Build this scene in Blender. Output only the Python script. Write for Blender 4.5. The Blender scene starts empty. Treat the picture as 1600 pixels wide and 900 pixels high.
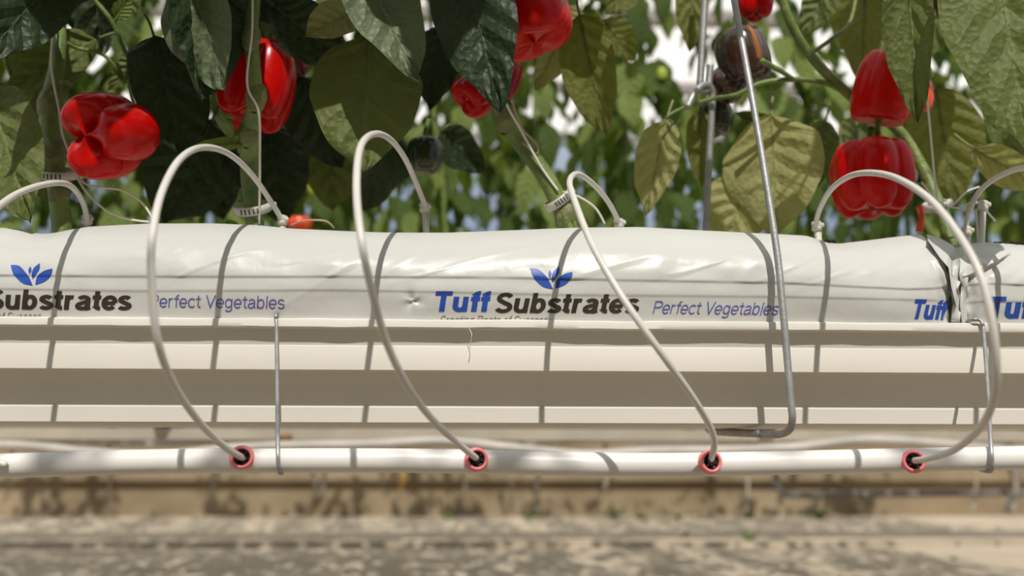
import bpy, bmesh, math, random
from mathutils import Vector, Matrix, noise
PI = math.pi
# ------------------------------------------------------------------ camera
SC = bpy.context.scene
COL = SC.collection
F = 1555.56
HC = 0.45                       # camera height over the ground
PITCH = math.atan(245 / F); YAW = math.radians(2.3); ROLL = 0.0021
fwd = Vector((math.sin(YAW) * math.cos(PITCH), math.cos(YAW) * math.cos(PITCH), math.sin(PITCH)))
r0 = Vector((math.cos(YAW), -math.sin(YAW), 0)); u0 = r0.cross(fwd)
RT = r0 * math.cos(ROLL) + u0 * math.sin(ROLL); UP = RT.cross(fwd)
CAM = Vector((0, 0, HC))
cd = bpy.data.cameras.new('camera'); cam = bpy.data.objects.new('camera', cd); COL.objects.link(cam)
cam.matrix_world = Matrix(((RT.x, UP.x, -fwd.x, CAM.x), (RT.y, UP.y, -fwd.y, CAM.y), (RT.z, UP.z, -fwd.z, CAM.z), (0, 0, 0, 1)))
cd.lens = 35; cd.sensor_width = 36; cd.clip_start = 0.02; cd.clip_end = 200
cd.dof.use_dof = True; cd.dof.focus_distance = 1.10; cd.dof.aperture_fstop = 3.0
SC.camera = cam
# ------------------------------------------------------------------ sky, sun, exposure
wd = bpy.data.worlds.new('sky'); SC.world = wd; wd.use_nodes = True
nt = wd.node_tree; nt.nodes.clear()
tc = nt.nodes.new('ShaderNodeTexCoord'); sx = nt.nodes.new('ShaderNodeSeparateXYZ'); rp = nt.nodes.new('ShaderNodeValToRGB')
bg = nt.nodes.new('ShaderNodeBackground'); wo = nt.nodes.new('ShaderNodeOutputWorld')
nt.links.new(tc.outputs['Generated'], sx.inputs[0]); nt.links.new(sx.outputs['Z'], rp.inputs[0])
nt.links.new(rp.outputs[0], bg.inputs[0]); nt.links.new(bg.outputs[0], wo.inputs[0])
e = rp.color_ramp.elements
e[0].position = 0.0; e[0].color = (0.27, 0.36, 0.54, 1)
e[1].position = 0.8; e[1].color = (0.95, 0.95, 0.93, 1)
k = e.new(0.22); k.color = (0.36, 0.44, 0.57, 1)
k = e.new(0.42); k.color = (0.78, 0.79, 0.80, 1)
bg.inputs[1].default_value = 0.86
sd = bpy.data.lights.new('sun', 'SUN'); so = bpy.data.objects.new('sun', sd); COL.objects.link(so)
SUN_EL = math.radians(50); SUN_AX = 0.10     # sun behind the camera, a little to the right
sv = Vector((-SUN_AX, 1, -math.tan(SUN_EL))).normalized()
so.rotation_euler = sv.to_track_quat('-Z', 'Y').to_euler()
so.location = (0.5, -4, 6)
sd.energy = 3.7; sd.angle = math.radians(0.6); sd.color = (1.0, 0.96, 0.89)
SC.view_settings.view_transform = 'Standard'; SC.view_settings.look = 'None'
SC.view_settings.gamma = 1; SC.view_settings.exposure = 0.0; SC.view_settings.use_curve_mapping = False
try:
    SC.cycles.use_denoising = True
    SC.cycles.max_bounces = 8; SC.cycles.transparent_max_bounces = 4; SC.cycles.caustics_reflective = False
except Exception: pass

def P(px, py, Y):               # the point seen at (px, py) on the upright plane at distance Y
    d = fwd + RT * ((px - 800) / F) + UP * ((450 - py) / F)
    return CAM + d * (Y / d.y)

# ------------------------------------------------------------------ materials
MATS = {}
def pmat(name, col, rough=0.6, metal=0.0, noise_s=0, noise_amt=0.0, bump=0.0, bump_s=50, coat=0.0, spec=0.5, col2=None, trans=0.0):
    m = bpy.data.materials.new(name); m.use_nodes = True
    n = m.node_tree.nodes; l = m.node_tree.links; b = n['Principled BSDF']
    b.inputs['Base Color'].default_value = (*col, 1); b.inputs['Roughness'].default_value = rough
    b.inputs['Metallic'].default_value = metal; b.inputs['Coat Weight'].default_value = coat
    b.inputs['Specular IOR Level'].default_value = spec
    t = n.new('ShaderNodeTexCoord')
    if noise_s:
        nz = n.new('ShaderNodeTexNoise'); nz.inputs['Scale'].default_value = noise_s; nz.inputs['Detail'].default_value = 5
        l.new(t.outputs['Object'], nz.inputs['Vector'])
        r = n.new('ShaderNodeValToRGB'); r.color_ramp.elements[0].position = .3; r.color_ramp.elements[1].position = .7
        c2 = col2 or tuple(c * (1 - noise_amt) for c in col)
        r.color_ramp.elements[0].color = (*c2, 1); r.color_ramp.elements[1].color = (*col, 1)
        l.new(nz.outputs[0], r.inputs[0]); l.new(r.outputs[0], b.inputs['Base Color'])
    if bump:
        nb = n.new('ShaderNodeTexNoise'); nb.inputs['Scale'].default_value = bump_s; nb.inputs['Detail'].default_value = 4
        l.new(t.outputs['Object'], nb.inputs['Vector'])
        bp = n.new('ShaderNodeBump'); bp.inputs['Strength'].default_value = bump; bp.inputs['Distance'].default_value = 0.01
        l.new(nb.outputs[0], bp.inputs['Height']); l.new(bp.outputs[0], b.inputs['Normal'])
    if trans:
        o = n['Material Output']; tr = n.new('ShaderNodeBsdfTranslucent'); tr.inputs[0].default_value = (*col, 1)
        mx = n.new('ShaderNodeMixShader'); mx.inputs[0].default_value = trans
        l.new(b.outputs[0], mx.inputs[1]); l.new(tr.outputs[0], mx.inputs[2]); l.new(mx.outputs[0], o.inputs[0])
    MATS[name] = m
    return m

def leafmat(name, col, vein, tcol, trans, rough=0.45, spec=0.4, bump=0.9):
    m = bpy.data.materials.new(name); m.use_nodes = True
    n = m.node_tree.nodes; l = m.node_tree.links; b = n['Principled BSDF']
    def M(op, a, bb=None, clamp=False):
        q = n.new('ShaderNodeMath'); q.operation = op; q.use_clamp = clamp
        for i, v in enumerate((a, bb)):
            if v is None: continue
            if isinstance(v, (int, float)): q.inputs[i].default_value = v
            else: l.new(v, q.inputs[i])
        return q.outputs[0]
    uv = n.new('ShaderNodeUVMap'); s = n.new('ShaderNodeSeparateXYZ'); l.new(uv.outputs[0], s.inputs[0])
    au = M('ABSOLUTE', M('SUBTRACT', s.outputs[0], .5)); au = M('MULTIPLY', au, 2)
    tq = n.new('ShaderNodeTexCoord'); nq = n.new('ShaderNodeTexNoise'); nq.inputs['Scale'].default_value = 22; l.new(tq.outputs['Object'], nq.inputs['Vector'])
    q = M('SUBTRACT', M('MULTIPLY', s.outputs[1], 6.0), M('MULTIPLY', M('POWER', au, .8), 1.6)); q = M('ADD', q, M('MULTIPLY', nq.outputs[0], .6))
    fr = M('ABSOLUTE', M('SUBTRACT', M('FRACT', q), .5))                  # .5 at a side vein
    side = M('MULTIPLY', M('SUBTRACT', fr, .455), 22, True)
    side = M('MULTIPLY', side, M('SUBTRACT', 1.15, au), True)
    mid = M('SUBTRACT', 1, M('MULTIPLY', au, 16), True)
    v = mid
    t = n.new('ShaderNodeTexCoord')
    nz = n.new('ShaderNodeTexNoise'); nz.inputs['Scale'].default_value = 28; nz.inputs['Detail'].default_value = 4
    l.new(t.outputs['Object'], nz.inputs['Vector'])
    mr = n.new('ShaderNodeMix'); mr.data_type = 'RGBA'
    mr.inputs['A'].default_value = (*[c * .72 for c in col], 1); mr.inputs['B'].default_value = (*[min(1, c * 1.25) for c in col], 1)
    l.new(nz.outputs[0], mr.inputs['Factor'])
    mv = n.new('ShaderNodeMix'); mv.data_type = 'RGBA'; mv.inputs['B'].default_value = (*vein, 1)
    l.new(mr.outputs['Result'], mv.inputs['A']); l.new(v, mv.inputs['Factor'])
    ms = n.new('ShaderNodeMix'); ms.data_type = 'RGBA'; ms.inputs['B'].default_value = (*[c * .5 for c in col], 1)  # side veins darkened: the shading of their ridges is put into the colour
    l.new(mv.outputs['Result'], ms.inputs['A']); l.new(M('MULTIPLY', side, .75), ms.inputs['Factor'])
    l.new(ms.outputs['Result'], b.inputs['Base Color'])
    vor = n.new('ShaderNodeTexVoronoi'); vor.inputs['Scale'].default_value = 120; l.new(t.outputs['Object'], vor.inputs['Vector'])
    h = M('ADD', M('MULTIPLY', fr, -1.2), M('MULTIPLY', vor.outputs['Distance'], .35))
    bp = n.new('ShaderNodeBump'); bp.inputs['Strength'].default_value = bump; bp.inputs['Distance'].default_value = .006
    l.new(h, bp.inputs['Height']); l.new(bp.outputs[0], b.inputs['Normal'])
    b.inputs['Roughness'].default_value = rough; b.inputs['Specular IOR Level'].default_value = spec
    o = n['Material Output']; tr = n.new('ShaderNodeBsdfTranslucent'); tr.inputs[0].default_value = (*tcol, 1)
    l.new(bp.outputs[0], tr.inputs['Normal'])
    mx = n.new('ShaderNodeMixShader'); mx.inputs[0].default_value = trans
    l.new(b.outputs[0], mx.inputs[1]); l.new(tr.outputs[0], mx.inputs[2]); l.new(mx.outputs[0], o.inputs[0])
    MATS[name] = m
    return m

pmat('film', (.56, .56, .53), .36, spec=.35, noise_s=9, noise_amt=.05, bump=.12, bump_s=30)
pmat('gutter', (.66, .62, .55), .5, noise_s=6, noise_amt=.05)
pmat('film_lip', (.72, .68, .63), .35, bump=.1, bump_s=30)
pmat('pipe', (.76, .73, .70), .4, noise_s=12, noise_amt=.10, bump=.03)
pmat('tube', (.66, .63, .58), .38, noise_s=30, noise_amt=.08)
pmat('stake', (.72, .69, .62), .45, trans=.2)
pmat('steel', (.40, .40, .39), .52, metal=.6, noise_s=60, noise_amt=.25, bump=.08, bump_s=300)
pmat('thinwire', (.42, .42, .43), .45, metal=.6, noise_s=80, noise_amt=.3)
pmat('pink', (.86, .22, .24), .3, coat=.3)
pmat('black', (.012, .012, .012), .4)
pmat('greyplastic', (.10, .10, .09), .4)
pmat('ink_blue', (.006, .085, .42), .4, noise_s=40, col2=(.025, .05, .33))
pmat('ink_light', (.07, .10, .40), .4, noise_s=30, col2=(.13, .09, .30))
pmat('ink_black', (.025, .018, .014), .4, noise_s=25, col2=(.045, .032, .022))
pmat('ink_grey', (.16, .14, .11), .5)
pmat('twine', (.70, .67, .60), .7)
pmat('clip', (.72, .70, .64), .35, trans=.25)
pmat('slot', (.05, .045, .03), .6)
pmat('red', (.56, .005, .003), .22, spec=.20, noise_s=14, col2=(.44, .003, .002), coat=.0, bump=.04, bump_s=30)
pmat('red_deep', (.34, .008, .006), .25, spec=.35, noise_s=22, col2=(.16, .006, .004), coat=.08, bump=.04)
pmat('red_orange', (.75, .06, .01), .2, coat=.3)
pmat('brown_fruit', (.055, .020, .012), .16, noise_s=16, col2=(.030, .022, .010), coat=.4)
pmat('brown_streak', (.30, .10, .02), .2, coat=.3)
pmat('green_fruit', (.035, .055, .014), .2, noise_s=18, col2=(.02, .03, .01), coat=.3)
pmat('lime_fruit', (.32, .40, .04), .2, coat=.3)
pmat('calyx', (.10, .17, .025), .5, noise_s=40, noise_amt=.3)
pmat('stem', (.20, .26, .06), .5, noise_s=35, col2=(.08, .13, .03), bump=.4, bump_s=60)
pmat('node', (.22, .22, .09), .6, noise_s=60, col2=(.10, .13, .03), bump=.6, bump_s=90)
pmat('dry', (.42, .34, .20), .7)
leafmat('leaf_dark', (.026, .044, .017), (.050, .078, .030), (.04, .08, .008), .14, .5, .30)  # dark green upper faces, with the shade on them put into the colour
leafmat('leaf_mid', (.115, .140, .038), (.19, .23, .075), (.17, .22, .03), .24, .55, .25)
leafmat('leaf_grey', (.115, .150, .075), (.18, .215, .12), (.12, .19, .03), .18, .5, .35)  # lit upper faces: the light on them is put into the colour
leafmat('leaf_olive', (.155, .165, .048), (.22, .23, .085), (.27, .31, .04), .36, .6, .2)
leafmat('leaf_pale', (.34, .33, .14), (.38, .37, .17), (.42, .44, .10), .38, .6, .2)  # pale undersides, with light coming through partly put into the colour
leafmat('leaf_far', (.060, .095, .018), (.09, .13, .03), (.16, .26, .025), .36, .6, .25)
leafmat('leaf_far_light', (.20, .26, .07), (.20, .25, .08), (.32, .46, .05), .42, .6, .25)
pmat('soil', (.035, .02, .012), .9, bump=1, bump_s=200)
pmat('floor', (.50, .42, .32), .85, noise_s=2.2, col2=(.40, .33, .245), bump=.3, bump_s=20)
pmat('ledge', (.54, .455, .345), .85, noise_s=4, col2=(.40, .33, .24), bump=.4, bump_s=25)
pmat('curb', (.33, .26, .165), .9, noise_s=3, col2=(.21, .155, .09), bump=.4, bump_s=12)
pmat('roof', (.95, .94, .93), .6, trans=.85)
pmat('beam', (.50, .48, .46), .6, noise_s=3, noise_amt=.15)
pmat('greypipe', (.17, .16, .15), .6, noise_s=6, noise_amt=.25)
pmat('weed', (.12, .20, .03), .7, trans=.3)
pmat('rust', (.28, .13, .03), .7, noise_s=20, noise_amt=.4)
pmat('yellow', (.62, .36, .06), .6)
pmat('far_film', (.44, .39, .31), .6, noise_s=7, noise_amt=.25)  # white film and gutter farther back, partial shade put into the colour
pmat('far_pipe', (.50, .46, .41), .5, noise_s=9, noise_amt=.3)  # white pipe farther back, its mottled shade put into the colour

# ------------------------------------------------------------------ helpers
class MB:
    def __init__(s): s.v = []; s.f = []; s.uv = None; s.mi = []
    def add(s, vs, fs, mi=0):
        o = len(s.v); s.v += [tuple(v) for v in vs]; s.f += [tuple(i + o for i in f) for f in fs]; s.mi += [mi] * len(fs)
    def box(s, a, b, mi=0):
        x0, y0, z0 = a; x1, y1, z1 = b
        s.add([(x0,y0,z0),(x1,y0,z0),(x1,y1,z0),(x0,y1,z0),(x0,y0,z1),(x1,y0,z1),(x1,y1,z1),(x0,y1,z1)],
              [(0,3,2,1),(4,5,6,7),(0,1,5,4),(1,2,6,5),(2,3,7,6),(3,0,4,7)], mi)
    def tube(s, pts, r, seg=10, n=8, mi=0, smooth=True):
        pts = [Vector(p) for p in pts]
        rs = r if isinstance(r, (list, tuple)) else [r] * len(pts)
        Q = []; R = []
        if smooth and len(pts) > 2:
            for i in range(len(pts) - 1):
                p0 = pts[max(i-1, 0)]; p1 = pts[i]; p2 = pts[i+1]; p3 = pts[min(i+2, len(pts)-1)]
                for j in range(n):
                    t = j / n
                    Q.append(.5 * ((2*p1) + (p2-p0)*t + (2*p0-5*p1+4*p2-p3)*t*t + (3*p1-p0-3*p2+p3)*t**3)); R.append(rs[i]*(1-t)+rs[i+1]*t)
            Q.append(pts[-1]); R.append(rs[-1])
        else: Q = pts; R = list(rs)
        T = [(Q[min(i+1, len(Q)-1)] - Q[max(i-1, 0)]).normalized() for i in range(len(Q))]
        a = T[0].orthogonal().normalized(); vs = []; fs = []
        for i, q in enumerate(Q):
            a = (a - T[i] * a.dot(T[i])).normalized(); b = T[i].cross(a)
            for k in range(seg):
                th = 2*PI*k/seg; vs.append(q + (a*math.cos(th) + b*math.sin(th)) * R[i])
        for i in range(len(Q)-1):
            for k in range(seg):
                k2 = (k+1) % seg; fs.append((i*seg+k, i*seg+k2, (i+1)*seg+k2, (i+1)*seg+k))
        fs.append(tuple(reversed(range(seg)))); fs.append(tuple((len(Q)-1)*seg+k for k in range(seg)))
        s.add(vs, fs, mi)
    def lathe(s, c, axis, prof, seg=24, mi=0):            # prof: (radius, distance along axis)
        c = Vector(c); ax = Vector(axis).normalized(); a = ax.orthogonal().normalized(); b = ax.cross(a); vs = []; fs = []
        for (r, h) in prof:
            for k in range(seg):
                th = 2*PI*k/seg; vs.append(c + ax*h + (a*math.cos(th)+b*math.sin(th))*r)
        for i in range(len(prof)-1):
            for k in range(seg):
                k2 = (k+1) % seg; fs.append((i*seg+k, i*seg+k2, (i+1)*seg+k2, (i+1)*seg+k))
        s.add(vs, fs, mi)
    def build(s, name, mat, parent=None, smooth=True, autosmooth=None, origin=None):
        me = bpy.data.meshes.new(name); o3 = Vector(origin) if origin is not None else Vector((0, 0, 0))
        me.from_pydata([tuple(Vector(v) - o3) for v in s.v], [], s.f)
        for mm in (mat if isinstance(mat, (list, tuple)) else [mat]): me.materials.append(MATS[mm])
        for p, m_ in zip(me.polygons, s.mi): p.use_smooth = smooth; p.material_index = m_
        if s.uv:
            ul = me.uv_layers.new(name='UVMap')
            for lp in me.loops: ul.data[lp.index].uv = s.uv[lp.vertex_index]
        me.validate(); me.update()
        if autosmooth:
            me.set_sharp_from_angle(angle=math.radians(autosmooth))
        o = bpy.data.objects.new(name, me); COL.objects.link(o); o.location = o3
        if parent: o.parent = parent; o.matrix_parent_inverse = parent.matrix_basis.inverted()
        return o
def tag(o, label=None, cat=None, group=None, kind=None):
    if label: o['label'] = label
    if cat: o['category'] = cat
    if group: o['group'] = group
    if kind: o['kind'] = kind
    return o
def empty(name, loc, label, cat, group=None):
    o = bpy.data.objects.new(name, None); COL.objects.link(o); o.location = loc; o.empty_display_size = .02
    return tag(o, label, cat, group)
def lerp_tab(tab, x):
    if x <= tab[0][0]: return tab[0][1]
    for (a, b), (c, d) in zip(tab, tab[1:]):
        if x <= c:
            t = (x-a)/(c-a); return b + (d-b)*t
    return tab[-1][1]
def smooth_tab(tab, x, w=.02):
    return (lerp_tab(tab, x-w) + lerp_tab(tab, x) * 2 + lerp_tab(tab, x+w)) / 4
def sstep(t): t = max(0, min(1, t)); return t*t*(3-2*t)

# ------------------------------------------------------------------ the setting
g = MB(); g.box((-14, -5, -.06), (14, 5.0, 0)); tag(g.build('floor', 'floor', smooth=False), kind='structure')
ledge = MB(); ledge.box((-14, 4.55, -.05), (14, 6.2, .022)); tag(ledge.build('floor_ledge', 'ledge', smooth=False), kind='structure')
g = MB(); g.box((-14, 6.2, 0), (14, 6.6, .465)); g.box((-14, 6.15, .235), (14, 6.2, .30)); g.box((-14, 6.6, -.05), (14, 60, .44))
tag(g.build('wall_back', 'curb', smooth=False), kind='structure')
g = MB()
def roofz(y): return 5.35 + .03 * (y - 14)
for i in range(3):
    y0 = 8.0 + i * 2.4; g.box((-16, y0, roofz(y0)), (16, y0 + 2.25, roofz(y0) + .02))
tag(g.build('ceiling', 'roof', smooth=False), kind='structure')
g = MB()
for i in range(4):
    y0 = 7.93 + i * 2.4; g.box((-16, y0 - .09, roofz(y0) - .20), (16, y0 + .09, roofz(y0) + .05))
for i in range(-4, 5): g.box((i * 3.7 + .6, 7.9, 5.24), (i * 3.7 + .68, 15.2, 5.32))
tag(g.build('ceiling_beams', 'beam', smooth=False), kind='structure')

# ------------------------------------------------------------------ near gutter
XL, XR = -1.35, 1.45
prof = [(498, 1.122), (500, 1.109), (502, 1.107), (512, 1.107), (513.5, 1.109)]
def extrude(name, prof_pts, mat, parent=None, n=60, wav=0, sharp=25, closed=True, x0=XL, x1=XR, seed=0):
    pts = [(p.y, p.z) for p in prof_pts]; m = MB(); vs = []; fs = []; K = len(pts)
    for i in range(n + 1):
        x = x0 + (x1-x0)*i/n
        for j, (y, z) in enumerate(pts):
            w = wav * noise.noise((x*9+seed, j*.25, 0)) + wav*.5*noise.noise((x*31+seed, j*.2, 4))
            vs.append((x, y + w*.5, z + w))
    for i in range(n):
        for j in range(K if closed else K-1):
            j2 = (j+1) % K; fs.append((i*K+j, i*K+j2, (i+1)*K+j2, (i+1)*K+j))
    if closed: fs.append(tuple(reversed(range(K)))); fs.append(tuple(n*K+j for j in range(K)))
    m.add(vs, fs); return m.build(name, mat, parent, autosmooth=sharp)
gut = empty('growing_gutter', (0, 1.2, P(800, 668, 1.2).z), 'long white ribbed metal growing gutter carrying the white grow bags', 'gutter')
ZL = P(800, 500, 1.11).z
GP = [P(800, a, b) for a, b in ((513, 1.112), (516, 1.1145), (538, 1.1210), (541, 1.1212), (543, 1.1205), (579, 1.1200), (581, 1.1215), (583, 1.1270), (597, 1.1360), (600, 1.1385),
      (633, 1.1525), (635.5, 1.1525), (637.5, 1.1515), (660.5, 1.151), (662, 1.153), (667, 1.175))]
back = [Vector((0, 2*1.225 - p.y, p.z)) for p in reversed(GP)]
top = [Vector((0, 1.325, ZL)), Vector((0, 1.12, ZL))]
extrude('trough', GP + back + top, 'gutter', gut, n=40)
LP = [P(800, a, b) for a, b in ((499.5, 1.124), (500, 1.110), (501.5, 1.1075), (506, 1.107), (512, 1.107), (513.5, 1.108), (513.5, 1.1125))]
extrude('film_edge', LP + [Vector((0, 1.124, LP[-1].z))], 'film_lip', gut, n=300, wav=.0011, sharp=40)

# ------------------------------------------------------------------ grow bags
topA = [(-300,356),(-60,354),(30,357),(62,366),(85,364),(110,359),(140,354),(240,349),(330,349),(400,352),(450,357),(540,361),(600,363),(700,363.5),(790,360),(900,356),(1000,355),
        (1100,360.5),(1200,365.5),(1262,368),(1285,377),(1310,381),(1350,376),(1400,370),(1440,366),(1462,368),(1480,378),(1495,392),(1510,396)]
topB = [(1470,396),(1490,388),(1502,386),(1522,380),(1560,380),(1600,383),(1700,380),(1900,376)]
YT = 1.165
def pxtab(tab, Y): return [(P(a, b, Y).x, P(a, b, Y).z) for a, b in tab]
zA = pxtab(topA, YT); zB = pxtab(topB, YT)
c1 = pxtab([(-300,429),(0,430),(240,432),(540,432),(780,433),(1000,438),(1200,441),(1400,451),(1460,453),(1520,440),(1600,446),(1900,448)], 1.103)
c2 = pxtab([(-300,451),(0,452),(240,455),(540,453.5),(900,461),(1200,463.5),(1400,468.5),(1500,470),(1600,472),(1900,474)], 1.106)
XA_END = P(1488, 440, 1.12).x; XB_START = P(1497, 440, 1.12).x
FL0 = P(1500, 440, 1.11); FL0 = (FL0.x, FL0.z); FL1 = P(1588, 394, 1.12); FL1 = (FL1.x, FL1.z)
SHIFT = P(1400, 400, 1.11).x
dents = [(645, 470, .010, -.0022, 1), (450, 395, .040, -.004, 0), (545, 470, .03, -.002, 0), (1170, 455, .03, -.002, 0), (1400, 485, .03, .002, 0), (180, 455, .05, -.0015, 0), (960, 475, .05, -.001, 0), (520, 415, .03, .003, 0), (240, 400, .05, .0025, 0), (700, 385, .06, -.002, 0)]
dents = [(P(a, b, 1.11).x, P(a, b, 1.11).z, r, h, s) for a, b, r, h, s in dents]
def bagY(x, z, which='A'):
    zt = smooth_tab(zA if which == 'A' else zB, x, .006); zb = ZL - .006
    t = max(0, (z - zb) / (zt - zb)); y = 1.1165 - .010 * math.sin(PI * min(1, t / .78)) ** 1.0 * 1.0
    if t > .55: y += .048 * ((t - .55) / .45) ** 2.4
    z1 = smooth_tab(c1, x, .03); z2 = smooth_tab(c2, x, .03)
    y -= .0015 * sstep((z - z1 + .0016) / .0032) * (1 - sstep((z - z1) / .030))
    y -= .0010 * sstep((z - z2 + .0016) / .0032) * (1 - sstep((z - z2) / .016))
    sh = x - SHIFT
    y += .0028 * noise.noise((x * 7, z * 12, 3)) + .0010 * noise.noise((x * 26, z * 60, 7)) * (1 if z > z1 else .4)
    rr = noise.noise((x * 11 - z * 20, z * 9, 17)); y -= .0022 * max(0, 1 - abs(rr) * 9) * (1 if z > z1 else .25) * max(0, noise.noise((x * 3, 0, 5)) + .25)
    for dx, dz, r, h, s in dents:
        d = math.hypot(x - dx, (z - dz) * (1 if s else 1.6)) / r
        if d < 3:
            if s:
                a = math.atan2(z - dz, x - dx); y -= h * math.exp(-d*d) * (1 + .9 * math.cos(3*a + .6)) + h * .6 * math.exp(-(d*2.2)**2)
            else: y -= h * math.exp(-d*d)
    if which == 'A': e = (XA_END - x) / .030
    else:
        e = (x - XB_START) / .038
        zl = FL0[1] + (FL1[1]-FL0[1]) * min(1.05, (x - FL0[0]) / (FL1[0]-FL0[0])); f = max(0, min(1, (FL1[0]+.004-x) / .02))
        y -= .0075 * sstep((z - zl) / .0022) * f * (1 - sstep((z - zl - .012) / .03)); y += .003 * f * math.exp(-((z-zl+.004)/.005)**2)
    if e < 1:
        q = (1 - max(e, -.4))
        y += .020 * q ** 2.5
        y += (.5 - abs(noise.noise((x*70 + z*22, z*13, 1))) * 2.4) * .011 * q + .004 * q * noise.noise((x*160, z*90, 4))
    return y
def make_bag(name, which, x0, x1, root):
    nx = int((x1 - x0) / .0022); nz = 110; m = MB(); vs = []; fs = []
    tab = zA if which == 'A' else zB
    cols = nz + 1 + 8
    for i in range(nx + 1):
        x = x0 + (x1 - x0) * i / nx; zt = smooth_tab(tab, x, .006); zb = ZL - .006
        for j in range(nz + 1):
            z = zb + (zt - zb) * j / nz; vs.append((x, bagY(x, z, which), z))
        yl = vs[-1][1]
        for j, (yy, zz) in enumerate(((yl+.012, .0006), (yl+.035, 0), (1.25, -.002), (1.28, -.004), (1.305, -.012), (1.318, -.03), (1.32, -.06), (1.318, 0))):
            z = zt + zz if j < 7 else zb
            if j < 5: z += .002 * noise.noise((x * 14, yy * 20, 2))
            vs.append((x, yy, z))
    for i in range(nx):
        for j in range(cols - 1): fs.append((i*cols+j, (i+1)*cols+j, (i+1)*cols+j+1, i*cols+j+1))
        fs.append((i*cols+cols-1, (i+1)*cols+cols-1, (i+1)*cols, i*cols))
    fs.append(tuple(range(cols))); fs.append(tuple(nx*cols+j for j in reversed(range(cols))))
    m.add(vs, fs); return m.build(name, 'film', root)
bagA = empty('grow_bag', (-.3, 1.2, ZL), 'long white plastic grow bag printed blue and black, filling most of the gutter', 'grow bag')
bagB = empty('grow_bag', (.7, 1.2, ZL), 'second white grow bag at right edge with crumpled gathered end', 'grow bag')
make_bag('bag_film', 'A', XL + .1, XA_END, bagA); make_bag('bag_film', 'B', XB_START, XR - .02, bagB)
# folded flaps of the gathered ends
def flap(name, px_pts, parent, Yf):
    m = MB(); vs = [P(a, b, Yf + c) for a, b, c in px_pts]; n = len(vs) // 2
    vs2 = [v + Vector((.0005, .0012, 0)) for v in vs]
    fs = [(i*2, i*2+1, i*2+3, i*2+2) for i in range(n-1)]; fs2 = [tuple(reversed([q + len(vs) for q in f])) for f in fs]
    m.add(vs + vs2, fs + fs2 + [(0, 2, len(vs)+2, len(vs)), ])
    o = m.build(name, 'film', parent, smooth=True)
    md = o.modifiers.new('sub', 'SUBSURF'); md.levels = 2; md.render_levels = 2; md.subdivision_type = 'SIMPLE'
    return o
flap('gathered_fold', [(1448,366,.060),(1450,376,.018),(1466,371,.050),(1468,402,.004),(1482,379,.050),(1482,418,-.004),(1492,386,.045),(1486,446,-.008),(1500,392,.030),(1492,470,-.006),(1504,400,.016),(1494,480,.004)], bagA, 1.108)

flap('gathered_fold', [(1487,408,.016),(1500,402,.004),(1488,430,-.001),(1503,436,.010),(1484,452,.010),(1497,450,-.004),(1489,474,-.002),(1503,470,.008),(1486,503,.010),(1500,503,-.001),(1494,504,.006),(1507,504,.008)], bagB, 1.112)
flap('gathered_fold', [(1500,404,.010),(1510,396,.018),(1499,428,.000),(1514,414,.006),(1502,446,.008),(1512,448,-.002),(1500,476,.000),(1509,470,.008),(1503,504,.006),(1512,504,.008)], bagB, 1.112)
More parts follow.
